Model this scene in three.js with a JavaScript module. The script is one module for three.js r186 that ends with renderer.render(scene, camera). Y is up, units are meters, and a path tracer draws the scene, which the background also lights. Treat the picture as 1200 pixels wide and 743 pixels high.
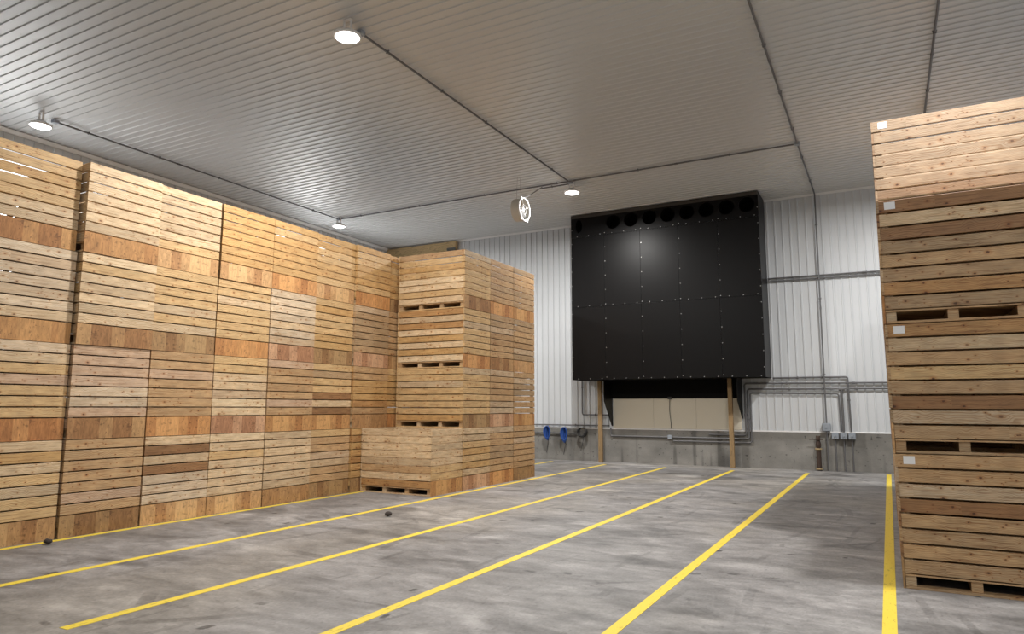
import * as THREE from 'three';
import { mergeGeometries } from 'three/addons/utils/BufferGeometryUtils.js';
import { RoundedBoxGeometry } from 'three/addons/geometries/RoundedBoxGeometry.js';
import { RectAreaLightUniformsLib } from 'three/addons/lights/RectAreaLightUniformsLib.js';

// ------------------------------------------------------------------ camera, light, exposure
const scene = new THREE.Scene();
scene.background = new THREE.Color(0x000000);
const camera = new THREE.PerspectiveCamera(49.14, 1200 / 743, 0.05, 100);
camera.position.set(0, 1.6, 0);
camera.rotation.set(0.129, 0.4943, 0.0018, 'YXZ');
scene.add(camera);
const renderer = new THREE.WebGLRenderer({ antialias: true });
renderer.toneMapping = THREE.LinearToneMapping;
renderer.toneMappingExposure = 1.0;
renderer.shadowMap.enabled = true;
RectAreaLightUniformsLib.init();
const LAMP_RADIANCE = 1480, LAMP_SIDE = 0.3;
const LAMP_COLOR = new THREE.Color().setRGB(1.0, 0.975, 0.94);
// the ceiling lamps of the hall: a regular grid (x, z of the lamp, z of its junction box)
const LAMPS = [
  [-14.2, -7.0, -7.36, 'bright ceiling lamp near the side wall, above the long crate row'],
  [-6.7, -7.3, -7.67, 'bright ceiling lamp over the open floor with a long conduit run'],
  [-6.76, -15.75, -15.64, 'bright ceiling lamp beside the hanging fan, before the black plenum'],
  [-14.3, -15.5, -15.5, 'bright ceiling lamp in the far corner by the wooden beam'],
  [0.9, -7.42, -7.8, 'ceiling lamp above the first stack of paper-labelled crates'],
  [0.9, -15.3, -15.0, 'ceiling lamp above the far end of the paper-labelled crate row'],
  [0.9, 1.1, 0.75, 'ceiling lamp over the open bay close to the entrance wall'],
];

// ------------------------------------------------------------------ the hall's measures
const H = 7.29, D = -19.7, XL = -15.72, XR = 4.4, ZF = 5.0, CONC = 0.955;

// ------------------------------------------------------------------ helpers
function rng(seed) { let s = seed >>> 0; return () => { s = (s + 0x6D2B79F5) >>> 0; let t = s; t = Math.imul(t ^ (t >>> 15), t | 1); t ^= t + Math.imul(t ^ (t >>> 7), t | 61); return ((t ^ (t >>> 14)) >>> 0) / 4294967296; }; }
function noise2(seed) {
  const r = rng(seed), P = new Float32Array(65536); for (let i = 0; i < 65536; i++) P[i] = r();
  return (x, y) => {
    const xi = Math.floor(x), yi = Math.floor(y); let fx = x - xi, fy = y - yi; fx = fx * fx * (3 - 2 * fx); fy = fy * fy * (3 - 2 * fy);
    const a = (xi & 255), b = ((xi + 1) & 255), c = (yi & 255) << 8, d = ((yi + 1) & 255) << 8;
    return (P[a + c] * (1 - fx) + P[b + c] * fx) * (1 - fy) + (P[a + d] * (1 - fx) + P[b + d] * fx) * fy;
  };
}
const clamp = (v, a, b) => Math.min(b, Math.max(a, v));
const smooth = (a, b, v) => { const t = clamp((v - a) / (b - a), 0, 1); return t * t * (3 - 2 * t); };
function tex(w, h, fn, { srgb = true, repeat = null } = {}) {
  const data = new Uint8Array(w * h * 4), o = [0, 0, 0];
  for (let y = 0; y < h; y++) for (let x = 0; x < w; x++) {
    fn(x, y, o); const i = (y * w + x) * 4;
    data[i] = clamp(o[0], 0, 1) * 255; data[i + 1] = clamp(o[1], 0, 1) * 255; data[i + 2] = clamp(o[2], 0, 1) * 255; data[i + 3] = 255;
  }
  const t = new THREE.DataTexture(data, w, h, THREE.RGBAFormat, THREE.UnsignedByteType);
  t.wrapS = t.wrapT = THREE.RepeatWrapping; t.magFilter = THREE.LinearFilter; t.minFilter = THREE.LinearMipmapLinearFilter; t.generateMipmaps = true;
  if (srgb) t.colorSpace = THREE.SRGBColorSpace;
  if (repeat) t.repeat.set(repeat[0], repeat[1]);
  t.needsUpdate = true; return t;
}
const taken = {};
function numbered(n) { const k = taken[n] = (taken[n] ?? -1) + 1; return k ? `${n}_${String(k).padStart(3, '0')}` : n; }
function mesh(name, geo, mat, parent) {
  const m = new THREE.Mesh(geo, mat); m.name = name; m.castShadow = m.receiveShadow = true; if (parent) parent.add(m); return m;
}
function thing(name, label, category, [x, y, z] = [0, 0, 0], group = null) {
  const o = new THREE.Group(); o.name = numbered(name); o.position.set(x, y, z); o.userData = { label, category }; if (group) o.userData.group = group; scene.add(o); return o;
}
function single(name, geo, mat, label, category, pos = [0, 0, 0], group = null) {
  const o = mesh(numbered(name), geo, mat, scene); o.position.set(...pos); o.userData = { label, category }; if (group) o.userData.group = group; return o;
}
function structure(name, label) { const o = new THREE.Group(); o.name = name; o.userData = { kind: 'structure', label, category: name.split('_')[0] }; scene.add(o); return o; }
const box = (w, h, d, x = 0, y = 0, z = 0) => { const g = new THREE.BoxGeometry(w, h, d); g.translate(x, y, z); return g; };
const rbox = (w, h, d, r, x = 0, y = 0, z = 0) => { const g = new RoundedBoxGeometry(w, h, d, 2, r); g.translate(x, y, z); return g; };
const cyl = (r0, r1, h, n, x = 0, y = 0, z = 0, axis = 'y') => { const g = new THREE.CylinderGeometry(r0, r1, h, n); if (axis === 'x') g.rotateZ(-Math.PI / 2); if (axis === 'z') g.rotateX(Math.PI / 2); g.translate(x, y, z); return g; };
const merge = list => mergeGeometries(list.map(g => { const n = g.index ? g.toNonIndexed() : g.clone(); for (const k of Object.keys(n.attributes)) if (!['position', 'normal', 'uv'].includes(k)) n.deleteAttribute(k); return n; }));
// a pipe swept along points, corners rounded with a bend radius
function pipe(pts, r, bend = 0.12, n = 8, closed = false) {
  const P = pts.map(p => new THREE.Vector3(...p)), path = [];
  for (let i = 0; i < P.length; i++) {
    if (!closed && (i === 0 || i === P.length - 1)) { path.push(P[i]); continue; }
    const a = P[(i - 1 + P.length) % P.length], b = P[i], c = P[(i + 1) % P.length];
    const k = Math.min(bend, a.distanceTo(b) * 0.49, b.distanceTo(c) * 0.49);
    const s = b.clone().addScaledVector(a.clone().sub(b).normalize(), k), e = b.clone().addScaledVector(c.clone().sub(b).normalize(), k);
    for (let j = 0; j <= 6; j++) { const t = j / 6; path.push(new THREE.Vector3().addScaledVector(s, (1 - t) * (1 - t)).addScaledVector(b, 2 * t * (1 - t)).addScaledVector(e, t * t)); }
  }
  const pos = [], nor = [], uv = [], idx = []; let ref = null, len = 0;
  for (let i = 0; i < path.length; i++) {
    const t = (path[i + 1] ?? path[i]).clone().sub(path[i - 1] ?? path[i]).normalize();
    if (!ref) ref = Math.abs(t.y) < 0.9 ? new THREE.Vector3(0, 1, 0) : new THREE.Vector3(1, 0, 0);
    const u = ref.clone().addScaledVector(t, -ref.dot(t)).normalize(), v = t.clone().cross(u); ref = u;
    if (i) len += path[i].distanceTo(path[i - 1]);
    for (let j = 0; j <= n; j++) {
      const a = j / n * Math.PI * 2, d = u.clone().multiplyScalar(Math.cos(a)).addScaledVector(v, Math.sin(a));
      pos.push(path[i].x + d.x * r, path[i].y + d.y * r, path[i].z + d.z * r); nor.push(d.x, d.y, d.z); uv.push(len, j / n);
    }
  }
  for (let i = 0; i < path.length - 1; i++) for (let j = 0; j < n; j++) { const a = i * (n + 1) + j, b = a + n + 1; idx.push(a, a + 1, b, a + 1, b + 1, b); }
  const g = new THREE.BufferGeometry(); g.setAttribute('position', new THREE.Float32BufferAttribute(pos, 3)); g.setAttribute('normal', new THREE.Float32BufferAttribute(nor, 3)); g.setAttribute('uv', new THREE.Float32BufferAttribute(uv, 2)); g.setIndex(idx); return g;
}
// a closed profile [[a, b] ...] (counter-clockwise) swept straight: corner 'axis' x keeps a -> z, b -> y ; axis y keeps a -> x, b -> z
function prism(profile, len, map) {
  const sh = new THREE.Shape(profile.map(p => new THREE.Vector2(p[0], p[1])));
  const g = new THREE.ExtrudeGeometry(sh, { depth: len, bevelEnabled: false, curveSegments: 1 });
  const p = g.attributes.position; for (let i = 0; i < p.count; i++) { const q = map(p.getX(i), p.getY(i), p.getZ(i)); p.setXYZ(i, ...q); }
  const ng = g.index ? g.toNonIndexed() : g; ng.computeVertexNormals(); return ng;
}
const lin = (r, g, b) => new THREE.Color().setRGB(r, g, b);
const std = (c, rough, extra = {}) => new THREE.MeshStandardMaterial({ color: c, roughness: rough, ...extra });

// ------------------------------------------------------------------ textures
const nA = noise2(11), nB = noise2(23), nC = noise2(37);
const fbm = (n, x, y, o = 4) => { let s = 0, a = 0.5, t = 0; for (let i = 0; i < o; i++) { s += a * n(x, y); t += a; x = x * 2.03 + 17.1; y = y * 2.03 + 5.3; a *= 0.5; } return s / t; };
// eight boards of pine, one above the other: 2048 px = 2 m long, 128 px = 0.13 m high
const pineTex = (() => {
  const r = rng(5), strips = [];
  for (let s = 0; s < 8; s++) {
    const knots = []; const n = 9 + Math.floor(r() * 14);
    for (let k = 0; k < n; k++) knots.push([r() * 2048, 10 + r() * 108, 3 + r() * r() * 10, 0.5 + r() * 0.5]);
    strips.push({ knots, ring: 5 + r() * 8, off: r() * 100, warm: r() });
  }
  return tex(2048, 1024, (x, y, o) => {
    const s = (y >> 7) & 7, yy = y & 127, st = strips[s];
    let dy = 0, dark = 0, halo = 0;
    for (const [kx, ky, kr, kd] of st.knots) {
      let dx = Math.abs(x - kx); if (dx > 1024) dx = 2048 - dx; if (dx > kr * 9) continue;
      const ddy = yy - ky, d = Math.hypot(dx / 1.5, ddy) / kr; if (d > 6) continue;
      dy += (ddy > 0 ? -1 : 1) * kr * 0.9 * Math.exp(-d * d * 0.16);
      dark = Math.max(dark, kd * smooth(1.15, 0.55, d + (nA(x * 0.3, y * 0.3) - 0.5) * 0.5)); halo = Math.max(halo, 0.6 * kd * smooth(3.2, 0.9, d));
    }
    const v = (yy + dy) / 128, u = x / 2048, per = 24;                    // u wraps after 24 cells
    const wob = nB((u * per) % per + st.off, v * 2 + s * 9);
    const lines = 0.5 + 0.5 * Math.sin((v * st.ring + wob * 2.6 + st.off) * 6.283);
    const fine = nC(x * 0.035 + s * 13, (yy + dy) * 0.75), blot = fbm(nA, u * 16 + s * 7, v * 2.2 + s * 3, 3), streak = nA(x * 0.006 + s * 31, (yy + dy) * 0.16);
    let t = 0.90 - 0.10 * smooth(0.55, 1, lines) - 0.10 * (fine - 0.4) + 0.16 * (blot - 0.5) - 0.12 * smooth(0.6, 0.95, streak);
    const w = 0.05 * smooth(0.5, 1, lines) + 0.06 * halo + 0.05 * (streak - 0.5);
    o[0] = (t + 0.02) * (1 - 0.54 * dark) * (1 - 0.10 * halo); o[1] = (t - w) * (1 - 0.63 * dark) * (1 - 0.19 * halo); o[2] = (t - w * 2.0) * (1 - 0.68 * dark) * (1 - 0.27 * halo);
  });
})();
// four plywood skirts: 1024 px = 1.05 m, 256 px = 0.27 m, face grain upright, broken into veneer bands
const plyTex = (() => {
  const r = rng(77), bands = [];
  for (let s = 0; s < 4; s++) { const b = []; let x = 0; while (x < 1024) { const w = 60 + r() * 260; b.push([x, x + w, (r() - 0.5) * (s % 2 ? 0.30 : 0.14)]); x += w; } bands.push(b); }
  return tex(1024, 1024, (x, y, o) => {
    const s = (y >> 8) & 3, yy = y & 255; let tone = 0; for (const [a, b, t] of bands[s]) if (x >= a && x < b) { tone = t; break; }
    const fine = nC(x * 0.55 + s * 40, yy * 0.035), mid = fbm(nA, x * 0.05 + s * 11, yy * 0.012 + s * 5, 3), sp = nB(x * 0.11 + s * 5, yy * 0.05), dirt = fbm(nB, x * 0.02 + 40, yy * 0.03 + s * 9, 4);
    let t = 0.84 + tone * 0.8 - 0.13 * (fine - 0.5) + 0.24 * (mid - 0.5) - 0.26 * smooth(0.86, 0.98, sp) - 0.20 * smooth(0.62, 0.88, dirt);
    o[0] = t + 0.03; o[1] = t + tone * 0.28; o[2] = t + tone * 0.45 - 0.03;
  });
})();
const plainWood = (() => tex(256, 1024, (x, y, o) => {
  const l = 0.5 + 0.5 * Math.sin((x / 256 * 7 + nA(x * 0.02, y * 0.006) * 3) * 6.283), f = nC(x * 0.6, y * 0.03);
  const t = 0.9 - 0.12 * smooth(0.5, 1, l) - 0.1 * (f - 0.5); o[0] = t; o[1] = t - 0.02; o[2] = t - 0.05;
}))();
// the slab: metres -> pixels over the whole floor
const FX0 = XL, FW = XR - XL, FZ0 = D, FD = ZF - D;
const floorTex = (() => {
  const r = rng(404), W = 2048, Hh = 2048, sc = new Float32Array(W * Hh);
  const stroke = (x, z, ang, len, wd, amt) => {
    const n = Math.ceil(len / 0.008); let px = x, pz = z, a = ang; const bend = (r() - 0.5) * 0.5;
    for (let i = 0; i < n; i++) {
      a += bend * 0.008; px += Math.cos(a) * 0.008; pz += Math.sin(a) * 0.008;
      const u = (px - FX0) / FW * W, v = (pz - FZ0) / FD * Hh, rw = wd / FW * W, fade = Math.sin(Math.PI * i / n);
      for (let yy = Math.floor(v - rw); yy <= v + rw; yy++) for (let xx = Math.floor(u - rw); xx <= u + rw; xx++) {
        if (xx < 0 || yy < 0 || xx >= W || yy >= Hh) continue;
        const k = yy * W + xx, t = amt * fade * (0.4 + 0.6 * nC(xx * 0.5, yy * 0.5)); sc[k] = Math.max(sc[k], t);
      }
    }
  };
  for (let i = 0; i < 420; i++) { const al = r() < 0.6; stroke(-9 + r() * 11, D + 0.5 + r() * 18, (al ? Math.PI / 2 : 0) + (r() - 0.5) * (al ? 0.5 : 1.6), 0.15 + r() * 1.1, 0.008 + r() * 0.03, 0.07 + r() * 0.17); }
  for (let i = 0; i < 90; i++) stroke(-9 + r() * 10, D + 0.5 + r() * 17, r() * 6.28, 0.03 + r() * 0.12, 0.010 + r() * 0.014, 0.35 + r() * 0.4);
  const t = tex(W, Hh, (x, y, o) => {
    const X = x / W * FW, Z = y / Hh * FD;
    const big = fbm(nA, X * 0.35, Z * 0.35, 4), mid = fbm(nB, X * 1.3 + 9, Z * 1.9, 4), wisp = fbm(nC, X * 2.2 + nA(X, Z) * 2.5, Z * 4.5 + nB(X * 1.2, Z) * 2, 4), grain = nB(x * 0.9, y * 0.9), speck = nC(x * 0.37, y * 0.41);
    let v = 0.685 + 0.13 * (big - 0.5) + 0.17 * (mid - 0.5) + 0.24 * (wisp - 0.5) + 0.20 * (fbm(nA, X * 7 + wisp * 3, Z * 13 + mid * 3, 4) - 0.5) + 0.10 * (grain - 0.5) - 0.13 * smooth(0.57, 0.75, fbm(nB, X * 0.9 + 60, Z * 1.7 + 20, 5)) - 0.10 * smooth(0.84, 0.98, speck);
    v += 0.08 * smooth(0.62, 0.82, mid) * smooth(0.42, 0.66, wisp);
    v *= 1 - sc[y * W + x];
    const brown = smooth(0.45, 0.75, fbm(nC, X * 0.5 + 30, Z * 0.5, 3));
    o[0] = v * (1 + 0.008 * brown); o[1] = v * (0.992 - 0.006 * brown); o[2] = v * (0.99 - 0.035 * brown);
  });
  return t;
})();
const concreteTex = tex(1024, 256, (x, y, o) => {                         // formed wall: runs and stains down the face
  const X = x / 1024 * 8, Y = y / 256 * 0.955;
  const m = fbm(nA, X * 1.6, Y * 2.5, 4), run = nB(X * 9, Y * 0.7 + 3), rs = smooth(0.62, 0.9, run) * smooth(0.35, 0.65, nC(X * 1.1, 4)), g = nC(x * 0.7, y * 0.7), spot = nA(X * 17 + 3, Y * 19);
  const v = 0.62 + 0.24 * (m - 0.5) - 0.13 * rs + 0.06 * (g - 0.5) - 0.22 * smooth(0.9, 0.98, spot); o[0] = v; o[1] = v * 0.985; o[2] = v * 0.95;
});
const paintTex = tex(64, 2048, (x, y, o) => {                            // worn floor paint
  const w = fbm(nA, x * 0.09, y * 0.05, 4), s = nB(x * 0.35, y * 0.35), k = smooth(0.66, 0.82, w) * 0.45 + 0.35 * smooth(0.86, 0.97, s);
  o[0] = 0.96 * (1 - k) + 0.62 * k; o[1] = 0.93 * (1 - k) + 0.62 * k; o[2] = 0.90 * (1 - k) + 0.62 * k;
});

// ------------------------------------------------------------------ materials
const M = {
  ceiling: new THREE.MeshPhysicalMaterial({ color: lin(0.54, 0.55, 0.56), roughness: 0.34, clearcoat: 0.5, clearcoatRoughness: 0.22 }), wallSheet: std(lin(0.60, 0.625, 0.65), 0.36), core: std(lin(0.5, 0.5, 0.5), 0.9),
  floor: std(lin(0.50, 0.493, 0.485), 0.56, { map: floorTex }), apron: std(lin(0.60, 0.59, 0.575), 0.7, { map: floorTex }),
  concrete: std(lin(0.60, 0.60, 0.60), 0.85, { map: concreteTex }), trim: std(lin(0.72, 0.72, 0.72), 0.45),
  yellow: std(lin(0.82, 0.66, 0.065), 0.6, { map: paintTex }),
  black: new THREE.MeshPhysicalMaterial({ color: lin(0.005, 0.0048, 0.005), roughness: 0.38, specularIntensity: 0.27 }), blackDeep: new THREE.MeshPhysicalMaterial({ color: lin(0.004, 0.004, 0.004), roughness: 0.8, specularIntensity: 0.2 }),
  screw: std(lin(0.5, 0.5, 0.5), 0.4, { metalness: 0.6 }), conduit: std(lin(0.13, 0.13, 0.135), 0.5, { metalness: 0.2 }), boxGrey: std(lin(0.26, 0.29, 0.33), 0.5),
  cream: std(lin(0.64, 0.60, 0.50), 0.6), post: std(lin(0.34, 0.235, 0.12), 0.75, { map: plainWood }), beam: std(lin(0.72, 0.56, 0.32), 0.75, { map: plainWood }),
  blue: std(lin(0.014, 0.07, 0.30), 0.55), rubber: std(lin(0.02, 0.02, 0.02), 0.6), rust: std(lin(0.045, 0.026, 0.018), 0.75), brass: std(lin(0.45, 0.35, 0.2), 0.5, { metalness: 0.5 }),
  fanWhite: std(lin(0.50, 0.50, 0.50), 0.45), fanBlade: std(lin(0.22, 0.22, 0.22), 0.5), fanBody: std(lin(0.45, 0.42, 0.36), 0.5), paper: std(lin(0.78, 0.78, 0.79), 0.85), clod: std(lin(0.045, 0.035, 0.03), 0.95),
  lampBody: std(lin(0.75, 0.75, 0.75), 0.4), lens: std(lin(0.9, 0.9, 0.9), 0.3, { emissive: lin(1, 0.98, 0.95), emissiveIntensity: 6 }),
};
// pine tones (real board colours)
const TONES = {
  bright: [0.80, 0.64, 0.40], pale: [0.73, 0.57, 0.35], ivory: [0.74, 0.61, 0.42], grey: [0.62, 0.49, 0.32], pink: [0.70, 0.52, 0.35], yellow: [0.74, 0.54, 0.27], gold: [0.70, 0.46, 0.19],
  rose: [0.42, 0.325, 0.215], russet: [0.36, 0.25, 0.15], tan: [0.60, 0.41, 0.21], dusty: [0.50, 0.36, 0.20], orange: [0.56, 0.33, 0.13], brown: [0.36, 0.20, 0.085], umber: [0.28, 0.17, 0.09],
};
const PINE = {}; { const r = rng(64); for (const [k, c] of Object.entries(TONES)) { PINE[k] = []; for (let i = 0; i < 4; i++) { const v = 0.90 + 0.2 * r(), w = 0.95 + 0.1 * r(); PINE[k].push(std(lin(c[0] * v, c[1] * v * (1 + w) / 2, c[2] * v * w), 0.62, { map: pineTex })); } } }
const PLY = [[0.66, 0.34, 0.13], [0.60, 0.33, 0.13], [0.52, 0.31, 0.14], [0.68, 0.42, 0.20], [0.42, 0.26, 0.12], [0.62, 0.37, 0.22]].map(c => std(lin(...c), 0.7, { map: plyTex }));
const PALETTE = {                                                          // a crate's boards: mostly one batch, a few strays
  bright: ['bright', 'bright', 'bright', 'pale', 'bright', 'bright', 'bright'], pale: ['pale', 'pale', 'pale', 'pale', 'bright', 'yellow', 'pale'], ivory: ['ivory', 'ivory', 'ivory', 'grey', 'ivory', 'pale'], pink: ['pink', 'ivory', 'pink', 'ivory', 'ivory', 'pink'],
  yellow: ['yellow', 'yellow', 'yellow', 'pale', 'yellow', 'gold', 'yellow'], gold: ['gold', 'gold', 'gold', 'yellow', 'gold', 'gold'], tan: ['tan', 'tan', 'tan', 'pink', 'tan', 'tan'], dusty: ['dusty', 'dusty', 'grey', 'tan', 'dusty', 'dusty'],
  orange: ['orange', 'gold', 'orange', 'tan', 'gold'], mixed: ['pale', 'tan', 'brown', 'yellow', 'grey', 'tan'], worn: ['pale', 'tan', 'grey', 'tan', 'orange', 'yellow'],
  endtop: ['rose', 'rose', 'rose', 'russet', 'rose'], front: ['bright', 'pale', 'bright', 'ivory'], block: ['tan', 'dusty', 'tan', 'tan', 'dusty', 'grey'], row: ['tan', 'dusty', 'tan', 'brown', 'dusty', 'tan', 'grey'],
};

// ------------------------------------------------------------------ floor
{
  const f = structure('floor', 'grey trowelled concrete floor with scuffs and yellow lines');
  const slab = (z0, z1) => {
    const g = box(FW, 0.2, z1 - z0, (XL + XR) / 2, -0.1, (z0 + z1) / 2), p = g.attributes.position, uv = g.attributes.uv;
    for (let i = 0; i < p.count; i++) uv.setXY(i, (p.getX(i) - FX0) / FW, (p.getZ(i) - FZ0) / FD); return g;
  };
  mesh('slab', slab(-18.74, ZF), M.floor, f); mesh('apron_slab', slab(D, -18.752), M.apron, f);
  mesh('joint_filler', box(FW, 0.19, 0.012, (XL + XR) / 2, -0.104, -18.746), M.clod, f);
}
// ------------------------------------------------------------------ ceiling: ribbed metal panels under a deck
{
  const c = structure('ceiling', 'white ribbed metal ceiling');
  mesh('deck', box(FW + 0.6, 0.2, FD + 0.6, (XL + XR) / 2, H + 0.122, (D + ZF) / 2), M.core, c);
  const pitch = 0.1765, ribs = 5, w = pitch * ribs, n = Math.ceil(FD / w), prof = [[0, 0.014], [0, 0]];
  for (let i = 0; i < ribs; i++) { const a = i * pitch + pitch / 2; prof.push([a - 0.024, 0], [a - 0.012, -0.017], [a + 0.012, -0.017], [a + 0.024, 0]); }
  prof.push([w - 0.0015, 0], [w - 0.0015, 0.014]);
  const g = prism(prof, FW, (a, b, l) => [XL + l, b, a]);
  for (let i = 0; i < n; i++) { const m = mesh('ceiling_panel', g, M.ceiling, c); m.position.set(0, H, D + i * w); }
  const sg = new THREE.CylinderGeometry(0.007, 0.007, 0.006, 6), xs = []; for (let x = XL + 0.6; x < XR; x += 1.22) xs.push(x);
  const inst = new THREE.InstancedMesh(sg, M.screw, xs.length * n * 4); inst.name = 'ceiling_screws'; inst.userData.kind = 'stuff'; const mt = new THREE.Matrix4(), r = rng(9); let q = 0;
  for (const x of xs) for (let i = 0; i < n; i++) for (let k = 0; k < 4; k++) { mt.makeTranslation(x + (r() - 0.5) * 0.04, H - 0.003, D + i * w + pitch * (k + 1) - 0.03); inst.setMatrixAt(q++, mt); }
  c.add(inst);
}
// ------------------------------------------------------------------ walls
function ribbedWall(name, label, len, place, conc = true) {               // built along +x facing +z at the origin, then placed
  const wl = structure(name, label); place(wl);
  mesh('wall_core', box(len, H + 0.22, 0.25, len / 2, H / 2 + 0.11, -0.145), M.core, wl);
  const pitch = 0.1965, ribs = 5, w = pitch * ribs, n = Math.ceil(len / w), prof = [[0, -0.015], [0, 0]];
  for (let i = 0; i < ribs; i++) { const a = i * pitch + pitch / 2; prof.push([a - 0.020, 0], [a - 0.013, 0.022], [a + 0.013, 0.022], [a + 0.020, 0]); }
  prof.push([w - 0.002, 0], [w - 0.002, -0.015]); prof.reverse();
  const g = prism(prof, H - CONC - 0.03, (a, b, l) => [a, CONC + 0.03 + l, b]);
  for (let i = 0; i < n; i++) { const m = mesh('wall_panel', g, M.wallSheet, wl); m.position.x = i * w; }
  const cg = box(len, CONC, 0.05, len / 2, CONC / 2, 0.0), p = cg.attributes.position, uv = cg.attributes.uv;
  for (let i = 0; i < p.count; i++) uv.setXY(i, p.getX(i) / 8, p.getY(i) / CONC * 0.98);
  mesh('concrete_base', cg, M.concrete, wl);
  mesh('base_flashing', prism([[0, 0], [0.032, 0], [0.032, 0.006], [0.022, 0.035], [0, 0.035]], len, (a, b, l) => [l, CONC + b, a]), M.trim, wl);
  return wl;
}
ribbedWall('wall_back', 'white ribbed metal wall above a grey concrete base, behind the black plenum', FW, o => o.position.set(XL, 0, D));
ribbedWall('wall_left', 'white ribbed metal wall behind the long crate row', FD, o => { o.position.set(XL, 0, ZF); o.rotation.y = Math.PI / 2; });
ribbedWall('wall_right', 'white ribbed metal wall beyond the paper-labelled crates', FD, o => { o.position.set(XR, 0, D); o.rotation.y = -Math.PI / 2; });
ribbedWall('wall_front', 'white ribbed entrance wall facing the plenum', FW, o => { o.position.set(XR, 0, ZF); o.rotation.y = Math.PI; });
{
  const t = mesh('trim_1', prism([[0, 0], [0.10, 0], [0.10, -0.012], [0.03, -0.07], [0, -0.07]].reverse(), FD, (a, b, l) => [XL + 0.017 + a, H - 0.018 + b, D + l]), M.trim, scene);
  t.userData = { kind: 'structure', label: 'pale metal angle trim between side wall and ceiling', category: 'trim' };
  const u = mesh('trim_2', prism([[0, 0], [0.06, 0], [0.06, -0.010], [0.02, -0.045], [0, -0.045]].reverse(), FW, (a, b, l) => [XL + l, H - 0.018 + b, D + 0.017 + a]), M.trim, scene);
  u.userData = { kind: 'structure', label: 'pale metal angle trim between back wall and ceiling', category: 'trim' };
}
// ------------------------------------------------------------------ yellow floor lines
for (const [x, z0, z1, label] of [
  [-8.885, ZF - 0.6, -19.0, 'yellow floor line along the foot of the long crate row'],
  [-7.115, ZF - 0.6, -18.74, 'yellow floor line along the foot of the protruding crate block'],
  [-5.36, -3.1, -18.6, 'yellow floor line that stops short on open floor, next to the crate block line'],
  [-3.60, ZF - 0.6, -18.6, 'yellow floor line across open floor ending before the right plenum post'],
  [-1.845, ZF - 0.6, -18.72, 'yellow floor line across open floor ending near the rusty standpipe'],
  [-0.088, ZF - 0.6, -19.3, 'yellow floor line beside the paper-labelled crate row'],
]) {
  const L = z0 - z1, g = box(0.098, 0.003, L), uv = g.attributes.uv, p = g.attributes.position;
  for (let i = 0; i < p.count; i++) uv.setXY(i, p.getX(i) / 0.098 + 0.5, p.getZ(i) / 6.0 + x);
  single('floor_line', g, M.yellow, label, 'floor line', [x, 0.0016, (z0 + z1) / 2]);
}

// ------------------------------------------------------------------ wooden crates
const BW = 1.64, BD = 1.026, BH = 1.189, T = 0.022;
const SLAT_H = 0.1158, SIDE_P = (BH - 0.268) / 7, FRONT_P = (BH - 0.127) / 8;
function slatGeo(L, h, t, strip, uoff, flip, along) {                      // chamfered board, 'along' x or z; face texture from one strip of the atlas
  const c = 0.003, a = h / 2, b = t / 2, prof = [[-b, -a + c], [-b + c, -a], [b - c, -a], [b, -a + c], [b, a - c], [b - c, a], [-b + c, a], [-b, a - c]];
  const pos = [], uvs = [], tri = (p, q, r) => { for (const k of [p, q, r]) { pos.push(...k); uvs.push(uoff + (flip ? -1 : 1) * k[0] / 2, (strip + 0.5 + clamp((k[1] + k[2] * 0.3) / 0.131, -0.47, 0.47)) / 8); } };
  for (let i = 0; i < 8; i++) { const [z0, y0] = prof[i], [z1, y1] = prof[(i + 1) % 8], l = L / 2; tri([-l, y0, z0], [l, y0, z0], [l, y1, z1]); tri([-l, y0, z0], [l, y1, z1], [-l, y1, z1]); }
  for (let i = 1; i < 7; i++) for (const s of [-1, 1]) { const l = s * L / 2, A = [l, prof[0][1], prof[0][0]], B = [l, prof[i][1], prof[i][0]], C = [l, prof[i + 1][1], prof[i + 1][0]]; s < 0 ? tri(A, C, B) : tri(A, B, C); }
  const g = new THREE.BufferGeometry(); g.setAttribute('position', new THREE.Float32BufferAttribute(pos, 3)); g.setAttribute('uv', new THREE.Float32BufferAttribute(uvs, 2));
  // orient outward
  const P = g.attributes.position; for (let i = 0; i < P.count; i += 3) {
    const v = k => new THREE.Vector3(P.getX(i + k), P.getY(i + k), P.getZ(i + k)); const A = v(0), B = v(1), C = v(2), n = B.clone().sub(A).cross(C.clone().sub(A)), m = A.clone().add(B).add(C).divideScalar(3);
    m.x *= 1e-3; if (Math.abs(n.x) > Math.abs(n.y) + Math.abs(n.z)) m.x = A.x;
    if (n.dot(m) < 0) { P.setXYZ(i + 1, C.x, C.y, C.z); P.setXYZ(i + 2, B.x, B.y, B.z); const U = g.attributes.uv, u1 = [U.getX(i + 1), U.getY(i + 1)], u2 = [U.getX(i + 2), U.getY(i + 2)]; U.setXY(i + 1, ...u2); U.setXY(i + 2, ...u1); }
  }
  if (along === 'z') g.rotateY(Math.PI / 2);
  g.computeVertexNormals(); return g;
}
const SIDE_SLATS = [], FRONT_SLATS = [], SKIRTS = [];
{ const r = rng(31); for (let i = 0; i < 16; i++) { SIDE_SLATS.push(slatGeo(BD, SLAT_H, T, i % 8, r(), i > 7, 'z')); FRONT_SLATS.push(slatGeo(BW - 2 * T - 0.002, SLAT_H, T, i % 8, r(), i > 7, 'x')); } }
for (let s = 0; s < 8; s++) {
  const g = box(T - 0.004, 0.262, BD), p = g.attributes.position, uv = g.attributes.uv;
  for (let i = 0; i < p.count; i++) uv.setXY(i, (s > 3 ? -1 : 1) * p.getZ(i) / 1.05 + 0.5, ((s & 3) + 0.5 + p.getY(i) / 0.275) / 4); SKIRTS.push(g);
}
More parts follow.
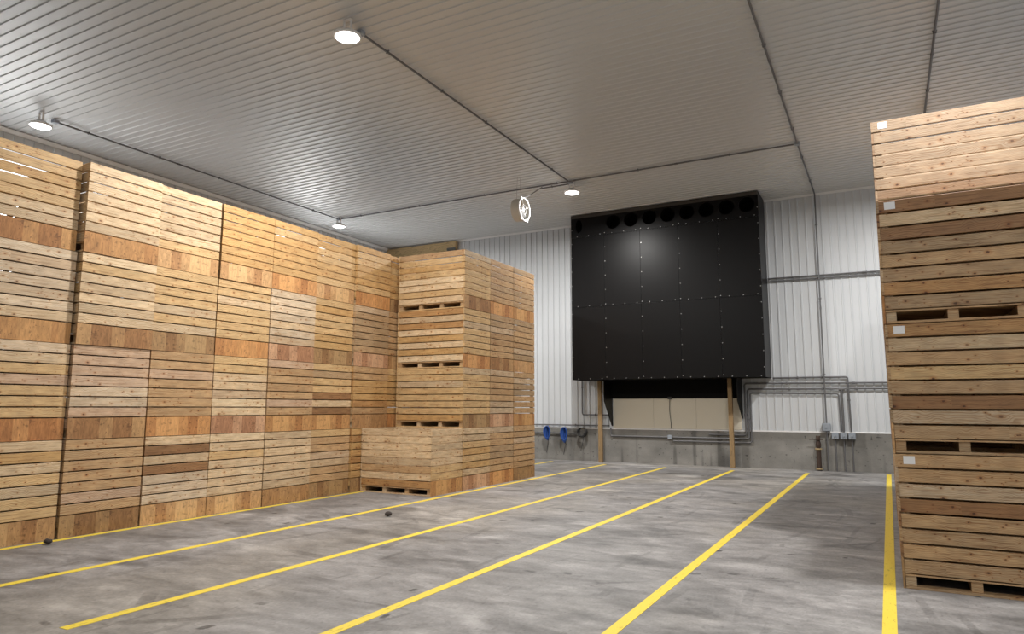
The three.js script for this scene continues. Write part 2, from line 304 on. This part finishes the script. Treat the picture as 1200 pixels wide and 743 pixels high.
const woodUV = (g, strip = 0) => { const p = g.attributes.position, n = g.attributes.normal, uv = g.attributes.uv; for (let i = 0; i < p.count; i++) { const z = Math.abs(p.getZ(i)) , u = p.getZ(i) + p.getX(i); uv.setXY(i, u / 2, (strip + 0.5 + clamp((p.getY(i) % 0.12) / 0.14, -0.45, 0.45)) / 8); } return g; };
const RUNNER = woodUV(box(0.085, 0.088, BD - 0.05)), BOARD = woodUV(box(BW - 2 * T - 0.004, 0.022, 0.10), 2), DECK = woodUV(box(BW - 2 * T - 0.004, 0.014, BD - 0.01), 3);
const POST = (() => { const g = box(0.07, BH - 0.13, 0.045), p = g.attributes.position, uv = g.attributes.uv; for (let i = 0; i < p.count; i++) uv.setXY(i, p.getY(i) / 2, (4.5 + p.getX(i) * 3) / 8); return g; })();
const sideY = i => 0.268 + SIDE_P * (i + 0.5), frontY = i => 0.127 + FRONT_P * (i + 0.5);
const rearGeo = merge([...Array(8).keys()].map(i => FRONT_SLATS[i].clone().translate(0, frontY(i), 0)));
const farSideGeo = merge([...[...Array(7).keys()].map(i => SIDE_SLATS[i + 2].clone().translate(0, sideY(i), 0)), SKIRTS[0].clone().translate(0, 0.131, 0)]);
const solidGeo = merge([rearGeo.clone().translate(0, 0, -BD / 2 + T / 2), rearGeo.clone().translate(0, 0, BD / 2 - T / 2), farSideGeo.clone().translate(-BW / 2 + T / 2, 0, 0), farSideGeo.clone().translate(BW / 2 - T / 2, 0, 0), DECK.clone().translate(0, 0.119, 0), ...[-1, -0.345, 0.345, 1].map(k => RUNNER.clone().translate(k * (BW / 2 - T - 0.045), 0.067, 0))]);
const cr = rng(2024), pick = a => a[Math.floor(cr() * a.length)], pine = k => pick(PINE[k]);
function crate({ x, y, z, label, palette, side = 1, ply = null, paper = false, solid = false, group, tones = null, ftones = null, lid = false, turn = 0 }) {
  if (solid) { const s = single('wooden_crate', solidGeo, PINE[PALETTE[palette][0]][0], label, 'crate', [x, y, z], group); return s; }
  const o = thing('wooden_crate', label, 'crate', [x, y, z], group), pal = PALETTE[palette]; o.rotation.y = turn;
  const sx = side * (BW / 2 - T / 2);
  for (let i = 0; i < 7; i++) { const m = mesh('side_slat', pick(SIDE_SLATS), pine(tones?.[6 - i] ?? pick(pal)), o); m.position.set(sx, sideY(i), (cr() - 0.5) * 0.004); m.position.x += (cr() - 0.5) * 0.003; m.rotation.x = (cr() - 0.5) * 0.004; }
  const sk = mesh('skirt_panel', pick(SKIRTS), ply !== null ? PLY[ply] : pick(PLY), o); sk.position.set(sx, 0.132, 0); sk.userData.label = 'orange-brown plywood skirt';
  let topSlat; for (let i = 0; i < 8; i++) { const m = topSlat = mesh('front_slat', pick(FRONT_SLATS), pine(ftones?.[7 - i] ?? pick(pal)), o); m.position.set(0, frontY(i), BD / 2 - T / 2 + (cr() - 0.5) * 0.003); m.rotation.z = (cr() - 0.5) * 0.003; }
  mesh('rear_boards', rearGeo, PINE[pal[0]][0], o).position.set(0, cr() < 0.5 ? 0.008 : -0.008, -BD / 2 + T / 2);
  mesh('far_side_boards', farSideGeo, PINE[pal[0]][1], o).position.set(-sx, 0.0078, 0);
  for (const a of [-1, 1]) for (const b of [-1, 1]) mesh('corner_post', POST, PINE[pal[1]][2], o).position.set(a * (BW / 2 - T - 0.036), BH / 2 + 0.06, b * (BD / 2 - T - 0.024));
  mesh('deck', DECK, PINE.tan[0], o).position.y = 0.119;
  for (const k of [-1, -0.345, 0.345, 1]) mesh('runner', RUNNER, pine(pick(['tan', 'pale', 'dusty'])), o).position.set(k * (BW / 2 - T - 0.045), 0.067, 0);
  for (const b of [-1, 1]) mesh('bottom_board', BOARD, pine(pick(pal)), o).position.set(0, 0.0115, b * (BD / 2 - 0.055));
  if (paper) { const m = mesh('paper_label', box(0.092, 0.072, 0.0015), M.paper, topSlat); m.position.set(-BW / 2 + 0.115, 0.006, T / 2 + 0.0015); m.userData.label = 'white paper label'; }
  if (lid) { const m = mesh('cover_board', DECK, PINE.tan[1], o); m.position.y = BH + 0.0075; m.userData.label = 'flat cover board'; }
  return o;
}
const ORD = ['', 'first', 'second', 'third', 'fourth', 'fifth', 'sixth', 'seventh', 'eighth', 'ninth', 'tenth', 'eleventh', 'twelfth', 'thirteenth', 'fourteenth', 'fifteenth'];
const LEVEL = ['floor level', 'second level', 'third level', 'top level'];
// the long row along the left: stack c spans z from -(5.03 + (c-2) * pitch)
const WX = -8.975, PIT = 1.0457;
const rowPal = {                                                           // floor level first
  1: ['yellow', 'pale', 'ivory', 'yellow'], 2: ['tan', 'pink', 'pale', 'bright'], 3: ['mixed', 'tan', 'yellow', 'pale'], 4: ['pale', 'pale', 'yellow', 'gold'],
  5: ['pale', 'tan', 'ivory', 'gold'], 6: ['worn', 'worn', 'gold', 'gold'], 7: ['orange', 'orange', 'dusty', 'gold'], 8: ['dusty', 'gold', 'tan', 'gold'],
};
const rowPly = { 1: [2, 0, 1, 1], 2: [4, 2, 2, 1], 3: [3, 0, 4, 3], 4: [3, 5, 0, 3], 5: [2, 1, 5, 0], 6: [4, 1, 4, 3], 7: [4, 2, 5, 0] };
const rowTones = { '3,0': ['pale', 'brown', 'pale', 'brown', 'ivory', 'ivory', 'ivory'], '6,1': ['yellow', 'dusty', 'yellow', 'yellow', 'brown', 'pale', 'brown'], '4,1': ['yellow', 'yellow', 'pale', 'pale', 'grey', 'bright', 'bright'], '1,1': ['ivory', 'pale', 'yellow', 'pink', 'yellow', 'yellow', 'yellow'] };
const protrude = { 0: -0.04, 1: -0.055, 2: 0.03, 3: 0.0, 4: 0.0, 5: 0.004, 6: -0.035, 7: 0.012, 8: -0.03 };
const TONEWORD = { yellow: 'yellowish', pale: 'pale', ivory: 'whitish', tan: 'tan', pink: 'pinkish', bright: 'bright', mixed: 'mixed-tone', gold: 'golden', worn: 'worn', orange: 'orange', dusty: 'dusty' };
for (let c = 0; c <= 12; c++) for (let l = 0; l < 4; l++) {
  const hidden = c === 0 || c > 8, pal = rowPal[c]?.[l] ?? 'tan', zc = -(5.03 + (c - 2) * PIT + PIT / 2) + (c === 0 ? 0.04 : 0);
  let dx = (protrude[c] ?? -0.05), dz = 0;
  if (!hidden) { dx += (cr() - 0.5) * 0.012; dz = (cr() - 0.5) * 0.006; }
  if (c === 1) { dz += [0.008, -0.003, 0, 0.024][l]; dx += [0.03, 0.022, 0, -0.012][l]; }
  if (c === 2) { dz += [0.006, 0.006, -0.002, -0.002][l]; dx += [-0.02, -0.016, 0.004, 0.01][l]; }
  if (c === 3) { dz += [-0.005, -0.004, 0, 0.003][l]; }
  if (c === 4) { dz += [0, 0, 0, -0.004][l]; dx += [0, 0, 0, 0.012][l]; }
  const label = c === 0 ? `slatted wooden crate of the long row, ${LEVEL[l]}, nearest the entrance wall`
    : c > 8 ? `slatted wooden crate behind the protruding block, ${LEVEL[l]}, ${ORD[13 - c]} stack from back wall`
      : `${TONEWORD[pal]} slatted crate in the long row, ${LEVEL[l]}, ${ORD[9 - c]} stack from inner corner`;
  crate({ x: WX + dx - BW / 2, y: l * BH, z: zc + dz, label, palette: pal, ply: rowPly[c]?.[l] ?? null, solid: hidden, tones: rowTones[c + ',' + l] ?? null, group: 'crates in the long row' });
}
// the block that stands out from the long row: one low crate, then three stacks of four
const NX = -7.306, NZ = 10.515, NP = 1.041;
const blockPal = [['tan'], ['orange', 'orange', 'yellow', 'bright'], ['tan', 'tan', 'tan', 'tan'], ['tan', 'dusty', 'tan', 'dusty']];
for (let s = 0; s < 4; s++) for (let l = 0; l < (s ? 4 : 1); l++) {
  const pal = s === 0 ? 'pale' : s === 1 ? ['yellow', 'yellow', 'yellow', 'yellow'][l] : 'block';
  const label = s ? `slatted crate in the protruding block, ${LEVEL[l]}, ${ORD[4 - s]} stack from back wall` : 'low single pine crate on the floor in front of the tall protruding block';
  crate({ x: NX - BW / 2 + (cr() - 0.5) * 0.012, y: l * BH, z: -(NZ + s * NP + NP / 2) + (cr() - 0.5) * 0.006, label, palette: pal, ply: s === 0 ? 1 : null, ftones: s ? (l === 3 ? ['tan', 'yellow', 'gold', 'yellow', 'bright', 'bright', 'yellow', 'bright'] : l === 2 ? ['orange', 'pale', 'orange', 'bright', 'gold', 'bright', 'gold', 'bright'] : null) : ['pale', 'bright', 'bright', 'bright', 'pale', 'tan', 'bright', 'orange'], group: s ? 'crates in the protruding block' : null });
}
const END_TONES = [['tan', 'tan', 'grey', 'brown', 'tan', 'dusty', 'tan', 'dusty'], ['orange', 'pale', 'tan', 'yellow', 'dusty', 'brown', 'grey', 'dusty'], ['brown', 'pale', 'brown', 'dusty', 'tan', 'dusty', 'orange', 'dusty']];   // top board first
// the row on the right with paper labels: first stack three high, the rest four high
for (let s = 0; s < 8; s++) for (let l = 0; l < (s ? 4 : 3); l++) {
  const pal = s === 1 && l === 3 ? 'endtop' : 'row';
  const label = s === 0 ? `slatted crate with paper label, ${l === 2 ? 'topmost' : LEVEL[l]} of the three-high end stack`
    : `slatted crate in the paper-labelled row, ${LEVEL[l]}, ${ORD[8 - s]} stack from back wall`;
  crate({ x: 0.006 + BW / 2 + [0.012, 0.004, -0.002, 0.004][l] + (cr() - 0.5) * 0.006, y: l * BH, z: -(7.345 + s * PIT + BD / 2), label, palette: pal, side: -1, paper: true, lid: s === 0 && l === 2, ftones: s ? null : END_TONES[l], group: 'crates in the paper-labelled row' });
}

// ------------------------------------------------------------------ black air plenum on the back wall
{
  const x0 = -8.05, x1 = -2.705, y0 = 2.375, y1 = H - 0.02, zf = -18.646, d = Math.abs(D - zf) - 0.03;
  const o = thing('air_plenum', 'big black panelled air plenum hung on the back wall under the ceiling', 'plenum', [0, 0, 0]);
  const xs = [x0, -7.02, -5.935, -4.85, -3.78, x1], ys = [y0, 4.49, 6.59], g = 0.003, t = 0.018;
  const pg = (a, b, c, e) => new RoundedBoxGeometry(b - a - g, e - c - g, t, 1, 0.003).translate((a + b) / 2, (c + e) / 2, zf - t / 2);
  for (let i = 0; i < 5; i++) for (let j = 0; j < 2; j++) mesh('front_panel', pg(xs[i], xs[i + 1], ys[j], ys[j + 1]), M.black, o);
  // the top strip with its row of round outlets
  const holes = [-3.0, -3.53, -4.06, -4.59, -5.12, -5.65, -6.19, -6.73].map(x => [x, 6.935, 0.205, 0.205]); holes.push([-7.80, 6.93, 0.10, 0.2]);
  const topY = 7.17, sh = new THREE.Shape([[x0, 6.59 + g], [x1, 6.59 + g], [x1, topY], [x0, topY]].map(p => new THREE.Vector2(...p)));
  for (const [hx, hy, rx, ry] of holes) { const p = new THREE.Path(); p.absellipse(hx, hy, rx, ry, 0, Math.PI * 2, true); sh.holes.push(p); }
  mesh('outlet_panel', new THREE.ExtrudeGeometry(sh, { depth: t, bevelEnabled: false, curveSegments: 20 }).translate(0, 0, zf - t), M.black, o);
  for (const [hx, hy, rx, ry] of holes) { const tube = new THREE.CylinderGeometry(1, 1, 0.5, 24, 1, true); tube.rotateX(Math.PI / 2); tube.scale(rx * 1.02, ry * 1.02, 1); tube.translate(hx, hy, zf - t - 0.25); const cap = new THREE.CircleGeometry(1, 24).scale(rx * 1.02, ry * 1.02, 1).translate(hx, hy, zf - t - 0.49); const dk = M.ductSide ??= Object.assign(M.blackDeep.clone(), { side: THREE.DoubleSide }); mesh('outlet_duct', merge([tube, cap]), dk, o); }
  mesh('header_board', rbox(x1 - x0, y1 - topY, 0.06, 0.004, (x0 + x1) / 2, (topY + y1) / 2, zf - 0.025), std(lin(0.035, 0.028, 0.022), 0.6), o);
  mesh('side_panel', box(t, y1 - y0, d - t, x0 + t / 2, (y0 + y1) / 2, zf - t - (d - t) / 2), M.black, o); mesh('side_panel', box(t, y1 - y0, d - t, x1 - t / 2, (y0 + y1) / 2, zf - t - (d - t) / 2), M.black, o);
  mesh('bottom_panel', box(x1 - x0 - 2 * t, t, d - t, (x0 + x1) / 2, y0 + t / 2, zf - t - (d - t) / 2), M.blackDeep, o);
  mesh('top_panel', box(x1 - x0 - 2 * t, t, d - t, (x0 + x1) / 2, y1 - t / 2, zf - t - (d - t) / 2), M.blackDeep, o);
  const sg = []; const add = (x, y) => sg.push(new THREE.CylinderGeometry(0.008, 0.012, 0.006, 8).rotateX(Math.PI / 2).translate(x, y, zf + 0.004));
  for (let i = 1; i < 5; i++) for (let y = y0 + 0.07; y < 6.75; y += 0.42) add(xs[i] + 0.03, y);
  for (const y of [4.52, 6.62, y0 + 0.03]) for (let x = x0 + 0.2; x < x1; x += 0.36) add(x, y);
  for (const x of [x0 + 0.025, x1 - 0.025]) for (let y = y0 + 0.25; y < 6.9; y += 0.42) add(x, y);
  const s = mesh('panel_screws', merge(sg), M.screw, o); s.userData = { kind: 'stuff', label: 'pale screw heads along the panel seams' };
  // the intake below: dark back board and two slanted cheeks
  mesh('intake_board', box(3.72, 0.53, 0.03, -5.36, 2.11, D + 0.06), M.blackDeep, o);
  for (const [x, yb] of [[-7.22, 1.05], [-3.5, 1.30]]) mesh('intake_cheek', prism([[D + 0.03, yb], [D + 0.10, yb], [D + 0.72, 1.78], [D + 0.72, y0], [D + 0.03, y0]], 0.018, (a, b, l) => [x + l, b, a]), M.black, o);
}
{
  const o = thing('wall_cover', 'flat cream wall sheets between the posts below the black plenum', 'panel', [0, 0, 0]);
  for (let i = 0; i < 3; i++) { const a = -7.19 + i * 1.225; mesh('sheet', rbox(1.221, 0.85, 0.02, 0.003, a + 0.612, 1.42, D + 0.035), M.cream, o); }
  const l = mesh('hanging_cord', pipe([[-5.47, 1.86, D + 0.07], [-5.49, 1.5, D + 0.06], [-5.46, 1.2, D + 0.06], [-5.45, 1.0, D + 0.06]], 0.008, 0.1, 6), M.rubber, o); l.userData.label = 'thin dark cord';
  mesh('cord_box', rbox(0.12, 0.07, 0.05, 0.008, -5.46, 1.86, D + 0.11), M.rubber, o);
}
for (const [x, w] of [[-7.47, 'by the coiled hoses'], [-3.74, 'by the conduit bends']]) {
  const g = rbox(0.115, 2.372, 0.10, 0.006, 0, 1.186, 0), p = g.attributes.position, uv = g.attributes.uv; for (let i = 0; i < p.count; i++) uv.setXY(i, p.getX(i) * 4 + p.getZ(i) * 4, p.getY(i) / 1.2);
  single('support_post', g, M.post, `square wooden post under the black plenum ${w}`, 'post', [x, 0.001, -19.34]);
}
{
  const g = rbox(2.95, 0.30, 0.14, 0.006), p = g.attributes.position, uv = g.attributes.uv; for (let i = 0; i < p.count; i++) uv.setXY(i, p.getY(i) * 2 + p.getZ(i), p.getX(i) / 1.5);
  const o = thing('wooden_beam', 'long pale wooden beam on the back wall just under the ceiling', 'beam', [-14.2, 7.09, D + 0.105]);
  mesh('timber', g, M.beam, o); mesh('hanger_bracket', merge([box(0.35, 0.05, 0.16, 1.3, -0.176, 0.0), box(0.35, 0.10, 0.006, 1.3, -0.12, 0.078)]), std(lin(0.12, 0.12, 0.11), 0.5, { metalness: 0.5 }), o);
}
// ------------------------------------------------------------------ hanging circulation fan, axis along x
{
  const o = thing('hanging_fan', 'white round circulation fan hung from the ceiling beside a lamp', 'fan', [-7.79, 6.44, -14.8]);
  const R = 0.285, prof = [[R - 0.006, -0.08], [R, -0.08], [R, 0.15], [R - 0.006, 0.15], [R - 0.006, -0.08]].map(p => new THREE.Vector2(...p));
  mesh('housing', new THREE.LatheGeometry(prof, 40).rotateZ(-Math.PI / 2), M.fanBody, o);
  const ring = mesh('front_ring', new THREE.TorusGeometry(R, 0.022, 10, 40).rotateY(Math.PI / 2).translate(0.15, 0, 0), M.fanWhite, o);
  const guard = [0.12].map(r => new THREE.TorusGeometry(r, 0.004, 5, 32).rotateY(Math.PI / 2).translate(0.15, 0, 0)); for (let k = 0; k < 2; k++) { const a = 0.4 + k * Math.PI / 2; guard.push(pipe([[0.15, Math.cos(a) * R, Math.sin(a) * R], [0.15, -Math.cos(a) * R, -Math.sin(a) * R]], 0.005, 0, 5)); }
  mesh('guard', merge(guard), M.fanWhite, o);
  const hub = mesh('hub', cyl(0.05, 0.06, 0.16, 20, 0.06, 0, 0, 'x'), M.fanWhite, o);
  for (let k = 0; k < 5; k++) { const b = rbox(0.012, 0.22, 0.10, 0.004, 0, 0.155, 0); b.rotateY(0.6); b.rotateX(k * Math.PI * 2 / 5 + 0.3); b.translate(0.06, 0, 0); mesh('blade', b, M.fanBlade, hub); }
  for (const [a, s] of [[Math.PI * 0.18, 1], [-Math.PI * 0.18, 1], [Math.PI * 0.82, -1], [-Math.PI * 0.82, -1]]) mesh('mounting_lug', rbox(0.03, 0.08, 0.07, 0.008, 0.15, Math.cos(a) * (R + 0.01), Math.sin(a) * (R + 0.01)), M.fanWhite, ring);
  for (const z of [-0.12, 0.12]) mesh('hanger_cable', pipe([[0, Math.sqrt(R * R - z * z), z], [0, H - 6.44 - 0.015, z * 0.6]], 0.004, 0, 5), M.conduit, o);
  mesh('supply_cord', pipe([[0.05, 0.3, -0.02], [0.10, 0.42, -0.3], [0.30, H - 6.44 - 0.10, -0.71]], 0.012, 0.1, 6), M.conduit, o);
}
// ------------------------------------------------------------------ ceiling lamps
for (const [x, z, zj, label] of LAMPS) {
  const o = thing('ceiling_lamp', label, 'lamp', [x, 0, z], 'ceiling lamps');
  const yl = 7.0;
  mesh('bracket', merge([box(0.14, 0.006, 0.06, 0, H - 0.022, 0), box(0.006, H - yl - 0.09, 0.04, -0.065, (H + yl) / 2 + 0.03, 0), box(0.006, H - yl - 0.09, 0.04, 0.065, (H + yl) / 2 + 0.03, 0)]), M.lampBody, o);
  const hs = mesh('housing', new THREE.LatheGeometry([[0, 0.10], [0.09, 0.10], [0.10, 0.06], [0.18, 0.045], [0.205, 0.03], [0.205, 0.0], [0.18, -0.004], [0, 0.0]].map(p => new THREE.Vector2(...p)), 32).translate(0, yl, 0), M.lampBody, o);
  mesh('lens', new THREE.LatheGeometry([[0, -0.035], [0.09, -0.03], [0.15, -0.018], [0.182, -0.003], [0, -0.002]].map(p => new THREE.Vector2(...p)), 32).translate(0, yl, 0), M.lens, hs);
  const l = new THREE.RectAreaLight(LAMP_COLOR, LAMP_RADIANCE, LAMP_SIDE, LAMP_SIDE); l.position.set(x, yl - 0.05, z); l.rotation.x = -Math.PI / 2; l.castShadow = true; scene.add(l);
}
// ------------------------------------------------------------------ conduits
function conduit(label, pts, { r = 0.019, bend = 0.14, straps = 1.5, normal = [0, 1, 0], group = 'electrical conduits' } = {}) {
  const o = thing('electrical_conduit', label, 'conduit', [0, 0, 0], group), V = pts.map(p => new THREE.Vector3(...p)), last = V.length - 1;
  for (let i = 0; i < last; i++) {                                         // straight lengths of at most 3 m, joined by couplings; elbows at the corners
    const a0 = V[i], b0 = V[i + 1], dir = b0.clone().sub(a0).normalize(), k = Math.min(bend, a0.distanceTo(b0) * 0.45);
    const a = i > 0 ? a0.clone().addScaledVector(dir, k) : a0.clone(), b = i + 1 < last ? b0.clone().addScaledVector(dir, -k) : b0.clone();
    const L = a.distanceTo(b), m = Math.max(1, Math.ceil(L / 3)), nv = Math.abs(dir.y) > 0.9 ? new THREE.Vector3(0, 0, -1) : new THREE.Vector3(...normal);
    const quat = new THREE.Quaternion().setFromRotationMatrix(new THREE.Matrix4().makeBasis(dir, nv, dir.clone().cross(nv)));
    for (let q = 0; q < m; q++) {
      const p0 = a.clone().lerp(b, q / m), p1 = a.clone().lerp(b, (q + 1) / m); mesh('tube', pipe([p0.toArray(), p1.toArray()], r, 0, 8), M.conduit, o);
      if (q) { const c = mesh('coupling', pipe([p0.clone().addScaledVector(dir, -0.035).toArray(), p0.clone().addScaledVector(dir, 0.035).toArray()], r + 0.005, 0, 8), M.conduit, o); }
    }
    const n = straps > 50 || L < 0.5 ? 0 : Math.max(1, Math.floor(L / straps));
    for (let q = 0; q < n; q++) { const s = mesh('strap', STRAP, M.conduit, o); s.position.copy(a.clone().lerp(b, (q + 0.37) / n)); s.quaternion.copy(quat); }
    if (i + 1 < last) { const d2 = V[i + 2].clone().sub(b0).normalize(), k2 = Math.min(bend, b0.distanceTo(V[i + 2]) * 0.45), e = b0.clone().addScaledVector(d2, k2); mesh('elbow', pipe([b.toArray(), b0.toArray(), e.toArray()], r, bend, 8), M.conduit, o); }
  }
  return o;
}
const STRAP = merge([rbox(0.03, 0.050, 0.052, 0.008), box(0.03, 0.005, 0.068, 0, 0.022, 0)]);
const YC = H - 0.056;
function junction(label, [x, y, z], s = [0.11, 0.06, 0.11]) { const o = thing('junction_box', label, 'junction box', [x, y, z]); mesh('body', rbox(...s, 0.01), M.boxGrey, o); mesh('cover', rbox(s[0] * 0.9, s[1] > 0.08 ? s[1] * 0.9 : 0.006, s[1] > 0.08 ? 0.008 : s[2] * 0.9, 0.002, 0, s[1] > 0.08 ? 0 : -s[1] / 2 - 0.002, s[1] > 0.08 ? s[2] / 2 + 0.003 : 0), M.boxGrey, o); return o; }
conduit('grey ceiling conduit between the two lamps over the open floor', [[-6.73, YC, -7.69], [-6.76, YC, -15.50]]);
conduit('grey ceiling conduit joining the two lamps along the side wall', [[-14.32, YC, -7.39], [-14.34, YC, -15.46]]);
conduit('grey conduit across the ceiling from corner lamp past the fan', [[-14.27, YC, -15.53], [-1.47, YC, -15.53]], { straps: 2.1 });
conduit('short grey ceiling conduit beside the fan bracket', [[-7.60, YC, -15.72], [-6.8, YC, -15.72]], { straps: 1 });
conduit('grey conduit along the ceiling that drops down the back wall to a switch box', [[-1.36, YC, ZF - 0.4], [-1.40, YC, D + 0.13], [-1.42, 1.205, D + 0.13]], { normal: [0, 1, 0], straps: 1.8, bend: 0.1 });
conduit('grey ceiling conduit running over the paper-labelled crate row', [[0.95, YC, ZF - 0.4], [0.95, YC, -15.3]], { straps: 2 });
for (const [x, z, w] of [[-6.73, -7.62, 'open-floor lamp'], [-6.76, -15.62, 'lamp beside the fan'], [-14.32, -7.32, 'side-wall lamp'], [-14.34, -15.53, 'corner lamp'], [-1.40, -15.53, 'crossing of two conduits, away from any lamp']]) junction(`small dark ceiling junction box at the ${w}`, [x, H - 0.052, z]);
const ZW = D + 0.066, back = { normal: [0, 0, -1], straps: 1.6 };
conduit('upper grey conduit of the pair running level high on the back wall', [[-2.69, 5.065, ZW], [XR - 0.1, 4.99, ZW]], back);
conduit('lower grey conduit of the pair running level high on the back wall', [[-2.69, 4.985, ZW], [XR - 0.1, 4.91, ZW]], back);
conduit('topmost of four level conduits, bending down to the last switch box', [[-2.68, 2.375, ZW], [-0.88, 2.375, ZW], [-0.86, 0.985, ZW]], { ...back, r: 0.023, bend: 0.12 });
conduit('second of four level conduits, running on behind the labelled crates', [[-4.4, 0.86, ZW], [-3.41, 0.86, ZW], [-3.41, 2.24, ZW], [XR - 0.1, 2.19, ZW]], { ...back, r: 0.023, straps: 2.1 });
conduit('third of four level conduits, with a tee above the switch boxes', [[-7.26, 0.99, ZW], [-7.26, 0.76, ZW], [-3.34, 0.76, ZW], [-3.34, 2.09, ZW], [XR - 0.1, 2.05, ZW]], { ...back, r: 0.023, straps: 2.1 });
conduit('lowest of four level conduits, bending down to a middle switch box', [[-5.40, 0.66, ZW], [-3.275, 0.66, ZW], [-3.275, 1.985, ZW], [-1.105, 1.95, ZW], [-1.09, 0.985, ZW]], { ...back, r: 0.02, straps: 99 });
conduit('upright conduit from the tee down to a middle switch box', [[-1.03, 1.96, ZW], [-1.03, 0.985, ZW]], { ...back, r: 0.026, straps: 99 });
conduit('grey conduit from the plenum bending toward the left post', [[-8.16, 2.60, ZW], [-8.16, 1.37, ZW], [-7.30, 1.37, ZW]], back);
conduit('grey conduit along the wall above the coiled hoses', [[-12.5, 1.06, ZW], [-7.3, 1.06, ZW]], back);
conduit('dark pipe along the concrete behind the coiled hoses', [[-12.5, 0.84, ZW + 0.01], [-8.35, 0.81, ZW + 0.01]], back);
junction('small grey outlet box on the concrete under the cream sheets', [-5.49, 0.76, ZW + 0.03], [0.12, 0.12, 0.05]);
[[-1.43, 1.10, 'upper grey switch box under the tall conduit', 0.20], [-1.235, 0.885, 'left of three grey switch boxes at the concrete edge', 0.165], [-1.04, 0.885, 'middle of three grey switch boxes at the concrete edge', 0.165], [-0.85, 0.885, 'right of three grey switch boxes at the concrete edge', 0.165]].forEach(([x, y, label, s]) => {
  const o = thing('switch_box', label, 'switch box', [x, y, D + 0.096], 'switch boxes'); mesh('body', rbox(s, s, 0.11, 0.02), M.boxGrey, o); const cv = mesh('cover', rbox(s * 0.9, s * 0.9, 0.012, 0.005, 0, 0, 0.058), M.boxGrey, o);
  mesh('knob', cyl(0.022, 0.026, 0.03, 14, 0, 0, 0.075, 'z'), M.boxGrey, cv);
  const c = mesh('drop_conduit', pipe([[0, -s / 2, -0.02], [0, -y + 0.001, -0.02]], 0.017, 0, 8), M.conduit, o); c.userData.label = 'conduit running down to the floor';
});

{ const o = scene.children.find(c => c.userData.label?.startsWith('third of four')); mesh('tee_fitting', merge([cyl(0.03, 0.03, 0.14, 12, -1.03, 2.062, ZW, 'x'), cyl(0.03, 0.03, 0.10, 12, -1.03, 2.02, ZW)]), M.conduit, o); }
// ------------------------------------------------------------------ rusty standpipe with valve
{
  const o = thing('standpipe', 'rusty brown standpipe with a valve handle against the concrete base', 'pipe', [-1.64, 0, D + 0.11]);
  mesh('upright', cyl(0.055, 0.055, 0.52, 18, 0, 0.27, 0), M.rust, o);
  for (const y of [0.05, 0.55]) mesh('flange', cyl(0.085, 0.085, 0.035, 20, 0, y, 0), M.brass, o);
  mesh('valve_body', new THREE.LatheGeometry([[0.04, 0.56], [0.06, 0.60], [0.065, 0.68], [0.045, 0.74], [0.05, 0.80], [0.05, 0.88], [0, 0.88]].map(p => new THREE.Vector2(...p)), 18), M.rust, o);
  mesh('handle', merge([cyl(0.012, 0.012, 0.32, 10, -0.05, 0.79, 0.06, 'x'), cyl(0.014, 0.014, 0.10, 10, 0, 0.79, 0.05, 'z')]), M.rust, o);
}
// ------------------------------------------------------------------ hoses hung on the wall
function coil(label, x, y, w, h, mat, seed, tail, solidCoil = true) {
  const o = thing('coiled_hose', label, 'hose', [x, 0, D + 0.165]); const r = rng(seed);
  const hook = mesh('hook', merge([cyl(0.008, 0.008, 0.15, 8, 0, y + h / 2 - 0.02, -0.02, 'z'), box(0.07, 0.05, 0.012, 0, y + h / 2 - 0.02, -0.10)]), M.brass, o); hook.userData.label = 'small wall hook';
  for (let k = 0; k < 12; k++) {
    const pts = [], a = w / 2 * (solidCoil ? 0.12 + 0.88 * k / 11 : 0.75 + 0.25 * r()), b = h / 2 * (0.82 + 0.2 * r()), oz = (k - 5) * 0.009;
    for (let i = 0; i <= 28; i++) { const t = i / 28 * Math.PI * 2; pts.push([Math.sin(t) * a * (1 + 0.12 * Math.cos(t)), y + h / 2 - b + Math.cos(t) * b, 0.02 + oz + 0.008 * Math.sin(t * 2 + k)]); }
    mesh('hose_loop', pipe(pts, 0.014, 0.02, 6), mat, o);
  }
  mesh('hose_tail', pipe([[w * 0.2, y, 0.03], [w * 0.1, y - h * 0.7, 0.02], [-w * 0.15, tail + 0.02, 0.02], [-w * 0.1, tail, 0.03]], 0.009, 0.1, 6), M.rubber, o);
}
coil('blue coiled hose on the wall next to the crate block', -9.27, 0.80, 0.22, 0.44, M.blue, 3, 0.22);
coil('blue coiled hose on the wall next to the black coil', -8.70, 0.76, 0.22, 0.46, M.blue, 8, 0.18);
coil('black coiled hose on the wall next to the wooden post', -8.12, 0.84, 0.30, 0.28, M.rubber, 5, 0.30, false);
// ------------------------------------------------------------------ clods on the floor
function clod(label, x, z, s, seed) {
  const g = new THREE.IcosahedronGeometry(s, 3), p = g.attributes.position, n = noise2(seed);
  for (let i = 0; i < p.count; i++) { const v = new THREE.Vector3().fromBufferAttribute(p, i), k = 0.8 + 0.4 * n(v.x / s * 2 + 9, v.y / s * 2 + v.z / s * 3 + 9); p.setXYZ(i, v.x * k * 1.3, v.y * k * 0.72, v.z * k); }
  g.computeVertexNormals(); g.computeBoundingBox(); single('dirt_clod', g, M.clod, label, 'clod', [x, -g.boundingBox.min.y, z]);
}
clod('dark dirt clod by the foot of the long crate row', -8.74, -4.80, 0.042, 3);
clod('dark dirt clod lying on open floor near the low single crate', -6.59, -8.39, 0.045, 7);

renderer.render(scene, camera);
